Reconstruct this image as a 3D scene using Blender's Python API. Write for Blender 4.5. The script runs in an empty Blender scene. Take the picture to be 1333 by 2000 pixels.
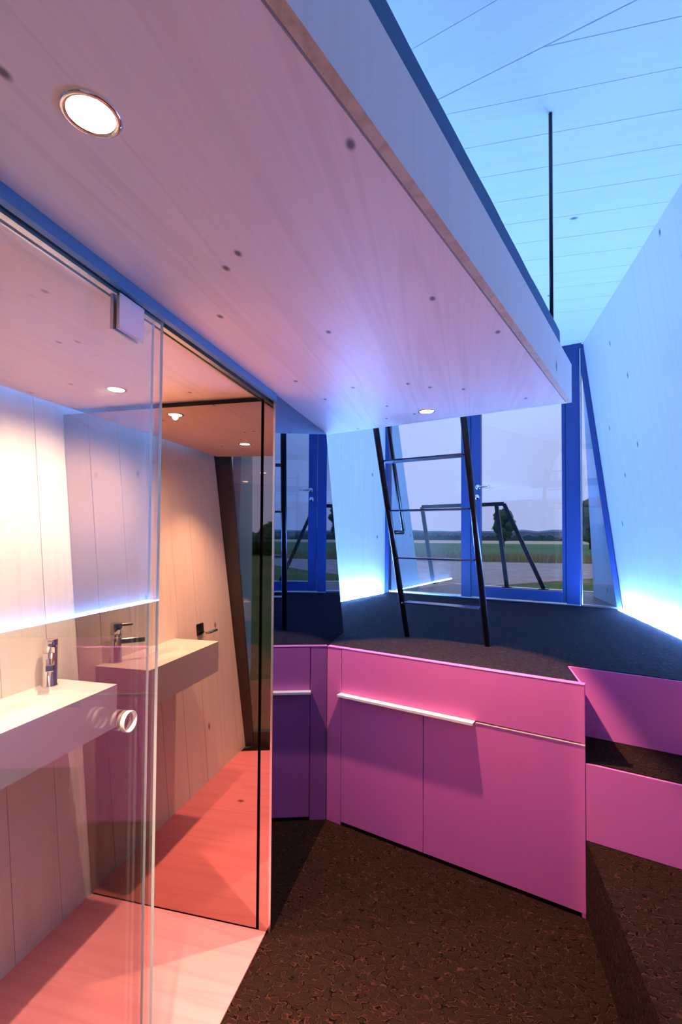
import bpy, bmesh, math, random
from mathutils import Vector, Matrix
from math import sin, cos, tan, pi, radians

random.seed(7)
SC = bpy.context.scene
COL = SC.collection

# ------------------------------------------------------------------ camera
F_PX, CY = 949.08, 1023.3
YAW, PITCH, ROLL = 0.2455105, 0.0272733, 0.006133
cam_d = bpy.data.cameras.new('camera')
cam = bpy.data.objects.new('camera', cam_d)
COL.objects.link(cam)
fwd = Vector((-sin(YAW) * cos(PITCH), cos(YAW) * cos(PITCH), sin(PITCH)))
rt = Vector((cos(YAW), sin(YAW), 0))
up = rt.cross(fwd)
r2 = rt * cos(ROLL) + up * sin(ROLL)
u2 = up * cos(ROLL) - rt * sin(ROLL)
m = Matrix((r2, u2, -fwd)).transposed().to_4x4()
m.translation = Vector((0, 0, 1.5))
cam.matrix_world = m
cam_d.sensor_fit = 'AUTO'
cam_d.sensor_width = 36
cam_d.lens = F_PX / 2000 * 36
cam_d.shift_y = (CY - 1000) / 2000
cam_d.clip_start = 0.02
cam_d.clip_end = 6000
SC.camera = cam

# ------------------------------------------------------------------ sky, exposure, light settings
SC.view_settings.view_transform = 'Standard'
SC.view_settings.look = 'None'
SC.view_settings.gamma = 1
SC.view_settings.use_curve_mapping = False
SC.view_settings.exposure = 0.38
SC.cycles.use_denoising = True
SC.cycles.max_bounces = 12
SC.cycles.transparent_max_bounces = 24
SC.cycles.sample_clamp_indirect = 6

W = bpy.data.worlds.new('dusk_sky')
SC.world = W
W.use_nodes = True
nt = W.node_tree
nt.nodes.clear()
wo = nt.nodes.new('ShaderNodeOutputWorld')
bg = nt.nodes.new('ShaderNodeBackground')
geo = nt.nodes.new('ShaderNodeNewGeometry')
sep = nt.nodes.new('ShaderNodeSeparateXYZ')
rmp = nt.nodes.new('ShaderNodeValToRGB')
rmp.color_ramp.elements[0].position = 0.0
rmp.color_ramp.elements[0].color = (0.46, 0.50, 0.80, 1)
rmp.color_ramp.elements[1].position = 0.55
rmp.color_ramp.elements[1].color = (0.60, 0.66, 0.98, 1)
tcw = nt.nodes.new('ShaderNodeTexCoord')
nt.links.new(tcw.outputs['Generated'], sep.inputs[0])
nt.links.new(sep.outputs['Z'], rmp.inputs[0])
nt.links.new(rmp.outputs[0], bg.inputs['Color'])
bg.inputs['Strength'].default_value = 0.97
nt.links.new(bg.outputs[0], wo.inputs[0])

LED_COL = (0.13, 0.335, 1.0)
LED_WALL = 620.0          # strips along the foot of the two walls
LED_LOFT = 285.0          # strip lying on the loft
SPOT_COL = (1.0, 0.57, 0.34)
SPOT_W = 250.0

# ------------------------------------------------------------------ building axes (metres, eye 1.5 m over the low floor)
A1, A3 = -1.2498825, 0.3484847
E1 = -Vector((sin(A1), cos(A1), 0))       # along the glazed end, to the right
E3 = Vector((sin(A3), cos(A3), 0))        # along the loft edge, away from the camera
N1 = Vector((-E1.y, E1.x, 0))             # normal of the glazed end, pointing outdoors
if N1.y < 0:
    N1 = -N1
Z3 = Vector((0, 0, 1))
ZP = 0.915      # carpeted platform
ZL = 2.055      # underside of loft
ZLT = 2.208     # top of loft
ZC = 3.215      # ceiling
D0 = Vector((1.001, 4.626, 0))            # right door post on the end glazing
K0 = Vector((0.463, 2.139, 0))            # right front corner of the cupboard
C0 = Vector((0.433, 2.138, 0))            # right front corner of the loft


def xw_right(z):
    return 1.30 - 0.1198 * (z - 0.915)


def xw_left(z):
    return -1.507 - 0.0968 * z


# ------------------------------------------------------------------ node helpers
def new_mat(name):
    mt = bpy.data.materials.new(name)
    mt.use_nodes = True
    t = mt.node_tree
    b = t.nodes['Principled BSDF']
    return mt, t, b


def nd(t, typ, **kw):
    n = t.nodes.new(typ)
    for k, v in kw.items():
        if k in n.inputs:
            n.inputs[k].default_value = v
        else:
            setattr(n, k, v)
    return n


def plain(name, col, rough=0.5, metal=0.0, spec=0.5, noise=0.0, nscale=40):
    mt, t, b = new_mat(name)
    b.inputs['Roughness'].default_value = rough
    b.inputs['Metallic'].default_value = metal
    b.inputs['Specular IOR Level'].default_value = spec
    tc = nd(t, 'ShaderNodeTexCoord')
    nz = nd(t, 'ShaderNodeTexNoise', Scale=nscale, Detail=3.0)
    t.links.new(tc.outputs['Object'], nz.inputs['Vector'])
    mx = nd(t, 'ShaderNodeMix', data_type='RGBA')
    k = noise if noise else 0.03
    mx.inputs['A'].default_value = tuple(c * (1 - k) for c in col[:3]) + (1,)
    mx.inputs['B'].default_value = tuple(min(1, c * (1 + k)) for c in col[:3]) + (1,)
    t.links.new(nz.outputs['Fac'], mx.inputs['Factor'])
    t.links.new(mx.outputs['Result'], b.inputs['Base Color'])
    return mt


def wood(name, light, dark, knots=0.5, grain=0.5, rough=0.45, along='Y', per_piece=True, kscale=2.6):
    """pale limed spruce: fine streaks along one local axis, darker growth lines, small knots"""
    mt, t, b = new_mat(name)
    L = t.links
    b.inputs['Roughness'].default_value = rough
    tc = nd(t, 'ShaderNodeTexCoord')
    oi = nd(t, 'ShaderNodeObjectInfo')
    vec = tc.outputs['Object']
    if per_piece:
        mul = nd(t, 'ShaderNodeVectorMath', operation='MULTIPLY')
        comb = nd(t, 'ShaderNodeCombineXYZ')
        for i in range(3):
            L.new(oi.outputs['Random'], comb.inputs[i])
        mul.inputs[1].default_value = (7.3, 23.1, 11.7)
        L.new(comb.outputs[0], mul.inputs[0])
        add = nd(t, 'ShaderNodeVectorMath', operation='ADD')
        L.new(vec, add.inputs[0])
        L.new(mul.outputs[0], add.inputs[1])
        vec = add.outputs[0]

    def mapped(sa, sl):
        mp = nd(t, 'ShaderNodeMapping')
        mp.inputs['Scale'].default_value = (sa, sl, sa) if along == 'Y' else (sl, sa, sa)
        L.new(vec, mp.inputs['Vector'])
        return mp.outputs[0]
    fine = nd(t, 'ShaderNodeTexNoise', Scale=1.0, Detail=4.0, Roughness=0.6)
    L.new(mapped(130, 2.0), fine.inputs['Vector'])
    broad = nd(t, 'ShaderNodeTexNoise', Scale=1.0, Detail=2.0, Distortion=0.6)
    L.new(mapped(9, 0.55), broad.inputs['Vector'])
    # growth lines: contours of a stretched noise
    mu = nd(t, 'ShaderNodeMath', operation='MULTIPLY')
    mu.inputs[1].default_value = 26.0
    L.new(broad.outputs['Fac'], mu.inputs[0])
    sn = nd(t, 'ShaderNodeMath', operation='SINE')
    L.new(mu.outputs[0], sn.inputs[0])
    r1 = nd(t, 'ShaderNodeMapRange')
    r1.inputs['From Min'].default_value = 0.2
    r1.inputs['From Max'].default_value = 1.0
    r1.inputs['To Max'].default_value = 0.55 * grain
    L.new(sn.outputs[0], r1.inputs['Value'])
    r2_ = nd(t, 'ShaderNodeMapRange')
    r2_.inputs['From Min'].default_value = 0.45
    r2_.inputs['From Max'].default_value = 0.75
    r2_.inputs['To Max'].default_value = 0.5 * grain
    L.new(fine.outputs['Fac'], r2_.inputs['Value'])
    sm = nd(t, 'ShaderNodeMath', operation='ADD')
    L.new(r1.outputs[0], sm.inputs[0])
    L.new(r2_.outputs[0], sm.inputs[1])
    # knots
    vo = nd(t, 'ShaderNodeTexVoronoi', voronoi_dimensions='2D', Scale=kscale, Randomness=1.0)
    L.new(mapped(1.0, 0.62), vo.inputs['Vector'])
    rk = nd(t, 'ShaderNodeMapRange')
    rk.inputs['From Min'].default_value = 0.042
    rk.inputs['From Max'].default_value = 0.016
    L.new(vo.outputs['Distance'], rk.inputs['Value'])
    sepc = nd(t, 'ShaderNodeSeparateColor')
    L.new(vo.outputs['Color'], sepc.inputs[0])
    gate = nd(t, 'ShaderNodeMath', operation='LESS_THAN')
    gate.inputs[1].default_value = knots
    L.new(sepc.outputs[0], gate.inputs[0])
    km = nd(t, 'ShaderNodeMath', operation='MULTIPLY')
    L.new(rk.outputs[0], km.inputs[0])
    L.new(gate.outputs[0], km.inputs[1])
    mx = nd(t, 'ShaderNodeMix', data_type='RGBA')
    mx.inputs['A'].default_value = light + (1,)
    mx.inputs['B'].default_value = dark + (1,)
    L.new(sm.outputs[0], mx.inputs['Factor'])
    mk = nd(t, 'ShaderNodeMix', data_type='RGBA')
    mk.inputs['B'].default_value = tuple(c * 0.28 for c in dark) + (1,)
    L.new(km.outputs[0], mk.inputs['Factor'])
    L.new(mx.outputs['Result'], mk.inputs['A'])
    L.new(mk.outputs['Result'], b.inputs['Base Color'])
    bp = nd(t, 'ShaderNodeBump', Strength=0.08, Distance=0.001)
    L.new(fine.outputs['Fac'], bp.inputs['Height'])
    L.new(bp.outputs[0], b.inputs['Normal'])
    return mt


def carpet_mat(name='brown_worm_carpet', tint=(1.0, 1.0, 1.0)):
    mt, t, b = new_mat(name)
    L = t.links
    b.inputs['Roughness'].default_value = 0.95
    b.inputs['Specular IOR Level'].default_value = 0.03
    tc = nd(t, 'ShaderNodeTexCoord')
    mp = nd(t, 'ShaderNodeMapping')
    mp.inputs['Rotation'].default_value = (0, 0, 0.33)
    mp.inputs['Scale'].default_value = (0.8, 1.25, 1.0)
    L.new(tc.outputs['Object'], mp.inputs['Vector'])
    nz = nd(t, 'ShaderNodeTexNoise', Scale=46.0, Detail=0.0, Distortion=0.7)
    L.new(mp.outputs[0], nz.inputs['Vector'])
    mu = nd(t, 'ShaderNodeMath', operation='MULTIPLY')
    mu.inputs[1].default_value = 1.0
    L.new(nz.outputs['Fac'], mu.inputs[0])
    fr = nd(t, 'ShaderNodeMath', operation='FRACT')
    L.new(mu.outputs[0], fr.inputs[0])
    rp = nd(t, 'ShaderNodeValToRGB')
    cr = rp.color_ramp
    cr.elements[0].position = 0.0
    cr.elements[0].color = (0.033, 0.018, 0.016, 1)
    cr.elements[1].position = 1.0
    cr.elements[1].color = (0.036, 0.018, 0.015, 1)
    for ps, cl in ((0.43, (0.032, 0.017, 0.014)), (0.46, (0.006, 0.004, 0.004)), (0.485, (0.007, 0.004, 0.004)), (0.512, (0.115, 0.046, 0.036)), (0.535, (0.070, 0.030, 0.024)), (0.57, (0.036, 0.018, 0.015))):  # dark and pale line sides paint shade and light on the ridges
        e = cr.elements.new(ps)
        e.color = cl + (1,)
    L.new(fr.outputs[0], rp.inputs[0])
    su = nd(t, 'ShaderNodeMath', operation='SUBTRACT')
    su.inputs[1].default_value = 0.5
    L.new(fr.outputs[0], su.inputs[0])
    ab = nd(t, 'ShaderNodeMath', operation='ABSOLUTE')
    L.new(su.outputs[0], ab.inputs[0])
    fz = nd(t, 'ShaderNodeTexNoise', Scale=420.0, Detail=2.0)
    L.new(tc.outputs['Object'], fz.inputs['Vector'])
    hs = nd(t, 'ShaderNodeHueSaturation', Value=0.85, Saturation=1.0)
    m2 = nd(t, 'ShaderNodeMix', data_type='RGBA', blend_type='MULTIPLY')
    m2.inputs['Factor'].default_value = 0.7
    L.new(rp.outputs[0], hs.inputs['Color'])
    L.new(hs.outputs[0], m2.inputs['A'])
    L.new(fz.outputs['Color'], m2.inputs['B'])
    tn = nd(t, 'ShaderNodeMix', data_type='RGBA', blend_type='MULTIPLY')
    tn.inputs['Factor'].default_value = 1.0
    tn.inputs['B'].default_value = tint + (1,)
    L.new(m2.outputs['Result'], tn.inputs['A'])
    L.new(tn.outputs['Result'], b.inputs['Base Color'])
    ht = nd(t, 'ShaderNodeMath', operation='MULTIPLY_ADD')
    ht.inputs[1].default_value = 0.18
    L.new(fz.outputs['Fac'], ht.inputs[0])
    L.new(ab.outputs[0], ht.inputs[2])
    bp = nd(t, 'ShaderNodeBump', Strength=0.9, Distance=0.006)
    L.new(ht.outputs[0], bp.inputs['Height'])
    L.new(bp.outputs[0], b.inputs['Normal'])
    return mt


def glass_mat(name, tint=(0.93, 0.97, 0.98), f0=0.045):
    """thin clear pane: see-through with a Fresnel-weighted reflection on each face"""
    mt = bpy.data.materials.new(name)
    mt.use_nodes = True
    t = mt.node_tree
    t.nodes.clear()
    L = t.links
    out = nd(t, 'ShaderNodeOutputMaterial')
    tr = nd(t, 'ShaderNodeBsdfTransparent', Color=tint + (1,))
    gl = nd(t, 'ShaderNodeBsdfGlossy', Roughness=0.0)
    lw = nd(t, 'ShaderNodeLayerWeight', Blend=0.5)
    pw = nd(t, 'ShaderNodeMath', operation='POWER')
    pw.inputs[1].default_value = 5.0
    L.new(lw.outputs['Facing'], pw.inputs[0])
    ma = nd(t, 'ShaderNodeMath', operation='MULTIPLY_ADD')
    ma.inputs[1].default_value = 1 - f0
    ma.inputs[2].default_value = f0
    L.new(pw.outputs[0], ma.inputs[0])
    mx = nd(t, 'ShaderNodeMixShader')
    L.new(ma.outputs[0], mx.inputs[0])
    L.new(tr.outputs[0], mx.inputs[1])
    L.new(gl.outputs[0], mx.inputs[2])
    L.new(mx.outputs[0], out.inputs[0])
    return mt


def emit_mat(name, col, strength):
    mt = bpy.data.materials.new(name)
    mt.use_nodes = True
    t = mt.node_tree
    t.nodes.clear()
    out = nd(t, 'ShaderNodeOutputMaterial')
    em = nd(t, 'ShaderNodeEmission', Color=tuple(col) + (1,), Strength=strength)
    t.links.new(em.outputs[0], out.inputs[0])
    return mt


def mirror_mat(name, col, wave=0.0):
    mt, t, b = new_mat(name)
    b.inputs['Base Color'].default_value = col + (1,)
    b.inputs['Metallic'].default_value = 1
    b.inputs['Roughness'].default_value = 0.015
    if wave:
        tc = nd(t, 'ShaderNodeTexCoord')
        nz = nd(t, 'ShaderNodeTexNoise', Scale=2.2, Detail=0.0)
        t.links.new(tc.outputs['Object'], nz.inputs['Vector'])
        bp = nd(t, 'ShaderNodeBump', Strength=wave, Distance=0.01)
        t.links.new(nz.outputs['Fac'], bp.inputs['Height'])
        t.links.new(bp.outputs[0], b.inputs['Normal'])
    return mt


def ground_mat(name, c1, c2, scale, c3=None, rough=0.95):
    mt, t, b = new_mat(name)
    L = t.links
    b.inputs['Roughness'].default_value = rough
    b.inputs['Specular IOR Level'].default_value = 0.1
    tc = nd(t, 'ShaderNodeTexCoord')
    n1 = nd(t, 'ShaderNodeTexNoise', Scale=scale, Detail=6.0, Roughness=0.65)
    n2 = nd(t, 'ShaderNodeTexNoise', Scale=scale * 0.08, Detail=3.0)
    L.new(tc.outputs['Object'], n1.inputs['Vector'])
    L.new(tc.outputs['Object'], n2.inputs['Vector'])
    r = nd(t, 'ShaderNodeMapRange')
    r.inputs['From Min'].default_value = 0.35
    r.inputs['From Max'].default_value = 0.65
    L.new(n1.outputs['Fac'], r.inputs['Value'])
    mx = nd(t, 'ShaderNodeMix', data_type='RGBA')
    mx.inputs['A'].default_value = c1 + (1,)
    mx.inputs['B'].default_value = c2 + (1,)
    L.new(r.outputs[0], mx.inputs['Factor'])
    m2 = nd(t, 'ShaderNodeMix', data_type='RGBA')
    m2.inputs['B'].default_value = (c3 or c1) + (1,)
    r2_ = nd(t, 'ShaderNodeMapRange')
    r2_.inputs['From Min'].default_value = 0.45
    r2_.inputs['From Max'].default_value = 0.7
    L.new(n2.outputs['Fac'], r2_.inputs['Value'])
    L.new(r2_.outputs[0], m2.inputs['Factor'])
    L.new(mx.outputs['Result'], m2.inputs['A'])
    L.new(m2.outputs['Result'], b.inputs['Base Color'])
    return mt


PALE, GRAIN = (0.80, 0.765, 0.71), (0.60, 0.50, 0.40)
M_CEIL = wood('limed_spruce_ceiling', PALE, GRAIN, knots=0.45, grain=0.14)
M_WALL = wood('limed_spruce_wall', PALE, GRAIN, knots=0.5, grain=0.15)
M_BWALL = wood('limed_spruce_washroom', (0.82, 0.76, 0.70), (0.62, 0.50, 0.40), knots=0.4, grain=0.32)
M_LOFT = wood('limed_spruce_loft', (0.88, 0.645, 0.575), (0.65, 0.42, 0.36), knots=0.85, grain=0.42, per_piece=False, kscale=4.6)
M_PLY = wood('spruce_edge', (0.62, 0.42, 0.28), (0.40, 0.24, 0.14), knots=0.2, grain=0.8)
M_BACK = plain('dark_joint_backing', (0.16, 0.13, 0.10), 0.9)
M_CARPET = carpet_mat()
M_CARPETP = carpet_mat('brown_worm_carpet_led_tint', (0.95, 1.5, 2.3))  # brown carpet tinted bluer to carry the strips' blue light
M_PINK = plain('pink_lacquer', (0.70, 0.16, 0.50), 0.42, noise=0.02)
M_PINK2 = plain('pink_lacquer_riser', (0.66, 0.155, 0.50), 0.5, noise=0.02)
M_FLOORP = wood('pink_stained_floor', (0.86, 0.275, 0.305), (0.66, 0.16, 0.19), knots=0.1, grain=0.5, rough=0.38, along='X', per_piece=False)
M_DARK = plain('dark_recess', (0.012, 0.010, 0.010), 0.8)
M_STEEL = plain('blackened_steel', (0.022, 0.016, 0.016), 0.32, metal=0.6)
M_TREAD = plain('blued_steel_tread', (0.10, 0.13, 0.24), 0.25, metal=1.0)
M_CHROME = plain('chrome', (0.82, 0.80, 0.78), 0.10, metal=1.0)
M_ALU = plain('anodised_aluminium', (0.70, 0.70, 0.72), 0.28, metal=1.0)
M_GROOVE = plain('track_groove', (0.05, 0.045, 0.045), 0.6)
M_FRAME = plain('blue_grey_frame', (0.010, 0.032, 0.13), 0.45)
M_WHITE = plain('white_mineral_basin', (0.86, 0.84, 0.84), 0.30)
M_GLASS = glass_mat('clear_glass', f0=0.13)
M_GLASSD = glass_mat('window_glass', (0.90, 0.94, 0.98), 0.11)
M_GEDGE = plain('polished_glass_edge', (0.80, 0.86, 0.88), 0.15)
M_MIRB = mirror_mat('bronze_mirror', (0.40, 0.315, 0.275))
M_MIRS = mirror_mat('smoked_mirror', (0.16, 0.29, 0.50), wave=0.06)
M_LED = emit_mat('blue_led', LED_COL, LED_WALL)
M_LEDL = emit_mat('blue_led_loft', LED_COL, LED_LOFT)
M_BULB = emit_mat('warm_spot_lens', (1.0, 0.78, 0.55), 30.0)
M_MATT = plain('dark_blue_mattress_cloth', (0.05, 0.16, 0.28), 0.85, noise=0.15, nscale=90)
M_DECK = wood('grey_deck', (0.20, 0.19, 0.20), (0.12, 0.11, 0.12), knots=0.1, grain=0.6, along='X')
M_SHELL = wood('light_tinted_shell_boards', (0.46, 0.75, 0.95), (0.36, 0.62, 0.84), knots=0.3, grain=0.4)  # blue light on the reveals is put into the board colour
M_GRASS = ground_mat('grass', (0.055, 0.115, 0.03), (0.11, 0.18, 0.05), 3.0, (0.16, 0.17, 0.07))
M_FIELD = ground_mat('green_field', (0.060, 0.150, 0.060), (0.095, 0.19, 0.075), 0.5, (0.14, 0.19, 0.085))
M_WHEAT = ground_mat('ripe_wheat', (0.50, 0.42, 0.28), (0.60, 0.52, 0.36), 0.3)
M_GRAVEL = ground_mat('gravel', (0.27, 0.25, 0.26), (0.46, 0.42, 0.41), 1.6, (0.36, 0.31, 0.29))
M_HILL = plain('hazy_wooded_hill', (0.10, 0.17, 0.26), 1.0, noise=0.1, nscale=0.01)  # distance haze mixed into the hills' blue colour
M_LEAF = plain('tree_leaves', (0.028, 0.075, 0.028), 0.8, noise=0.35, nscale=2)
M_WOODS = plain('far_woodland', (0.030, 0.075, 0.070), 0.95, noise=0.3, nscale=0.2)
M_BARK = plain('bark', (0.06, 0.045, 0.035), 0.9)


# ------------------------------------------------------------------ mesh helpers
def mesh_obj(name, verts, faces, mat, parent=None, matrix=None, smooth=False, bevel=0.0, segs=1):
    me = bpy.data.meshes.new(name)
    me.from_pydata([tuple(v) for v in verts], [], faces)
    bm = bmesh.new()
    bm.from_mesh(me)
    bmesh.ops.recalc_face_normals(bm, faces=bm.faces)
    if bevel:
        bmesh.ops.bevel(bm, geom=[e for e in bm.edges if e.calc_face_angle(0) > 0.6], offset=bevel, segments=segs,
                        profile=0.5, affect='EDGES', clamp_overlap=True)
    bm.to_mesh(me)
    bm.free()
    if smooth:
        for p in me.polygons:
            p.use_smooth = True
    mats = mat if isinstance(mat, (list, tuple)) else [mat]
    for x in mats:
        me.materials.append(x)
    o = bpy.data.objects.new(name, me)
    COL.objects.link(o)
    if matrix is not None:
        o.matrix_world = matrix
    if parent is not None:
        attach(o, parent)
    return o


def attach(o, parent):
    w = o.matrix_basis.copy()
    o.parent = parent
    o.matrix_parent_inverse = PW[parent.name].inverted() if parent.name in PW else parent.matrix_basis.inverted()
    o.matrix_basis = w


PW = {}


def frame(o, x, y, z):
    """matrix with columns x, y, z (unit) and origin o"""
    mtx = Matrix((Vector(x).normalized(), Vector(y).normalized(), Vector(z).normalized())).transposed().to_4x4()
    mtx.translation = Vector(o)
    return mtx


def prism_data(poly, d0, d1):
    n = len(poly)
    v = [(p[0], p[1], d0) for p in poly] + [(p[0], p[1], d1) for p in poly]
    f = [tuple(range(n))[::-1], tuple(range(n, 2 * n))]
    f += [(i, (i + 1) % n, n + (i + 1) % n, n + i) for i in range(n)]
    return v, f


def prism(name, poly, d0, d1, mat, parent=None, matrix=None, **kw):
    v, f = prism_data(poly, d0, d1)
    return mesh_obj(name, v, f, mat, parent, matrix, **kw)


def slab(name, pts, z0, z1, mat, parent=None, **kw):
    """horizontal slab over plan points"""
    return prism(name, [(p[0], p[1]) for p in pts], z0, z1, mat, parent, **kw)


def box(name, c, s, mat, parent=None, matrix=None, **kw):
    x, y, z = [k / 2 for k in s]
    poly = [(c[0] - x, c[1] - y), (c[0] + x, c[1] - y), (c[0] + x, c[1] + y), (c[0] - x, c[1] + y)]
    return prism(name, poly, c[2] - z, c[2] + z, mat, parent, matrix, **kw)


def bar_data(p, q, w, d, side):
    """rectangular bar from p to q; w across 'side', d across the other way"""
    p, q = Vector(p), Vector(q)
    t = (q - p).normalized()
    s = Vector(side)
    s = (s - t * s.dot(t)).normalized()
    n = t.cross(s)
    v = []
    for e in (p, q):
        for a, b in ((-1, -1), (1, -1), (1, 1), (-1, 1)):
            v.append(e + s * (a * w / 2) + n * (b * d / 2))
    f = [(3, 2, 1, 0), (4, 5, 6, 7)] + [(i, (i + 1) % 4, 4 + (i + 1) % 4, 4 + i) for i in range(4)]
    return v, f


def bar(name, p, q, w, d, side, mat, parent=None, **kw):
    v, f = bar_data(p, q, w, d, side)
    return mesh_obj(name, v, f, mat, parent, **kw)


def tube_data(pts, r, n=12):
    v, f = [], []
    pts = [Vector(p) for p in pts]
    prev = None
    for i, p in enumerate(pts):
        t = (pts[min(i + 1, len(pts) - 1)] - pts[max(i - 1, 0)]).normalized()
        a = prev if prev is not None else (Z3 if abs(t.z) < 0.9 else Vector((1, 0, 0)))
        a = (a - t * a.dot(t)).normalized()
        prev = a
        b = t.cross(a)
        rr = r[i] if isinstance(r, (list, tuple)) else r
        v += [p + (a * cos(2 * pi * k / n) + b * sin(2 * pi * k / n)) * rr for k in range(n)]
    for i in range(len(pts) - 1):
        for k in range(n):
            f.append((i * n + k, i * n + (k + 1) % n, (i + 1) * n + (k + 1) % n, (i + 1) * n + k))
    f.append(tuple(range(n))[::-1])
    f.append(tuple((len(pts) - 1) * n + k for k in range(n)))
    return v, f


def tube(name, pts, r, mat, parent=None, n=12, **kw):
    v, f = tube_data(pts, r, n)
    o = mesh_obj(name, v, f, mat, parent, **kw)
    for p in o.data.polygons:
        p.use_smooth = len(p.vertices) == 4
    return o


def lathe(name, prof, mat, parent=None, matrix=None, n=28):
    """profile [(r, z)] turned round local z"""
    v, f = [], []
    for r, z in prof:
        v += [(r * cos(2 * pi * k / n), r * sin(2 * pi * k / n), z) for k in range(n)]
    m_ = len(prof)
    for i in range(m_ - 1):
        for k in range(n):
            f.append((i * n + k, i * n + (k + 1) % n, (i + 1) * n + (k + 1) % n, (i + 1) * n + k))
    closed = prof[0] == prof[-1]
    if prof[0][0] > 1e-6 and not closed:
        f.append(tuple(range(n))[::-1])
    if prof[-1][0] > 1e-6 and not closed:
        f.append(tuple((m_ - 1) * n + k for k in range(n)))
    o = mesh_obj(name, v, f, mat, parent, matrix)
    for p in o.data.polygons:
        p.use_smooth = len(p.vertices) == 4
    return o


def join_data(*parts):
    V, F = [], []
    for v, f in parts:
        b = len(V)
        V += [tuple(x) for x in v]
        F += [tuple(i + b for i in q) for q in f]
    return V, F


def clip(poly, a, b, c):
    """keep a*x + b*y <= c"""
    out = []
    for i in range(len(poly)):
        p, q = poly[i], poly[(i + 1) % len(poly)]
        dp, dq = a * p[0] + b * p[1] - c, a * q[0] + b * q[1] - c
        if dp <= 0:
            out.append(p)
        if dp * dq < 0:
            k = dp / (dp - dq)
            out.append((p[0] + (q[0] - p[0]) * k, p[1] + (q[1] - p[1]) * k))
    return out


def planks(parent, mtx, poly, x0, width, gap, thick, mat, name='plank', bevel=0.0006):
    """boards running along local y, laid side by side along local x over a convex outline"""
    xs = [p[0] for p in poly]
    k = math.floor((min(xs) - x0) / width)
    while x0 + k * width < max(xs):
        a, b = x0 + k * width + gap / 2, x0 + (k + 1) * width - gap / 2
        q = clip(clip(poly, -1, 0, -a), 1, 0, b)
        k += 1
        if len(q) < 3:
            continue
        ar = abs(sum(q[i][0] * q[(i + 1) % len(q)][1] - q[(i + 1) % len(q)][0] * q[i][1] for i in range(len(q)))) / 2
        if ar < 0.002:
            continue
        prism(name, q, 0.0, thick, mat, parent, mtx)


def thing(name, label, cat, loc=(0, 0, 0), group=None):
    o = bpy.data.objects.new(name, None)
    o.empty_display_size = 0.05
    COL.objects.link(o)
    o.location = loc
    PW[o.name] = Matrix.Translation(Vector(loc))
    o['label'] = label
    o['category'] = cat
    if group:
        o['group'] = group
    return o


def tag(o, label, cat, group=None):
    o['label'] = label
    o['category'] = cat
    if group:
        o['group'] = group
    return o


def struct(o, label=None):
    o['kind'] = 'structure'
    if label:
        o['label'] = label
    return o


def P2(v):
    return (v.x, v.y)


def on_end(s, z=0.0, n=0.0):
    """point on the glazed end: s metres to the right of the right door post, n metres outdoors"""
    return D0 + E1 * s + N1 * n + Z3 * z


# ================================================================== LARGE STRUCTURE
def far_left_x(y):          # inner face of the far left wall (runs along E3)
    return -0.808 + (y - 5.150) * E3.x / E3.y


W_L0 = Vector((-0.812, 5.215, 0))           # far left wall meets the end glazing
LB = Vector((-1.51, 0.30, 0))               # washroom wall ends at the rear glazing
R_B = LB + E1 * 3.05                        # rear right corner (beyond the right wall foot)

# floor of the low room
o = struct(slab('floor', [(-1.75, 0.62), (-1.45, 0.24), (1.55, -0.80), (1.55, 2.9), (-1.75, 2.9)], -0.12, 0.0, M_CARPET),
           'dark brown carpet with a raised worm pattern on the low floor')
# washroom floor: pink-stained board, 6 mm proud of the carpet
o = struct(slab('floor_washroom', [(xw_left(0), 0.36), (-0.724, 0.09), (-0.724, 1.757), (xw_left(0), 1.757)], 0.0005, 0.006, M_FLOORP),
           'pink stained wooden floor of the washroom')
# carpeted platform behind the cupboard
pA = K0 + N1 * 0.0
plat = [P2(K0 + E1 * -1.2375 + N1 * 0.03), P2(K0 + N1 * 0.03 - E1 * 0.012), (0.468, 2.452), (1.243, 2.195), (1.243, 4.545), P2(on_end(0.245)),
        P2(on_end(-1.92 + 0.06)), (far_left_x(3.2) + 0.062, 3.2), (-1.50, 2.85), (-0.708, 2.56)]
struct(slab('floor_platform', plat, 0.86, ZP, M_CARPETP), 'raised platform carpeted in dark brown, lit blue by the strips and tinted with that light')

# light channels let in between the platform and the two walls
M_CHAN = plain('white_channel', (0.85, 0.85, 0.85), 0.6)
pfm = bpy.data.objects['floor_platform']
slab('light_channel', [(1.2435, 2.20), (1.303, 2.18), (1.303, 4.52), (1.2435, 4.54)], 0.862, 0.878, M_CHAN, pfm)
slab('light_channel', [P2(W_L0 - E3 * 0.02), P2(W_L0 - E3 * 2.10), P2(W_L0 - E3 * 2.10 + Vector((E3.y, -E3.x, 0)) * 0.058), P2(W_L0 - E3 * 0.02 + Vector((E3.y, -E3.x, 0)) * 0.058)], 0.862, 0.878, M_CHAN, pfm)

# ------------------------------------------------------------------ ceiling
ceil_b = struct(slab('ceiling', [(-2.2, -0.2), (1.6, -1.4), (1.6, 4.3), (-1.0, 5.8), (-2.2, 5.0)], ZC + 0.02, ZC + 0.14, M_BACK),
                'limed spruce board ceiling washed in blue light')
crease = 1.766
CE = [(-1.62, -0.08), (1.06, -0.97), (1.03, 4.60), (-0.82, 5.21), (-1.62, 3.0)]
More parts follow.
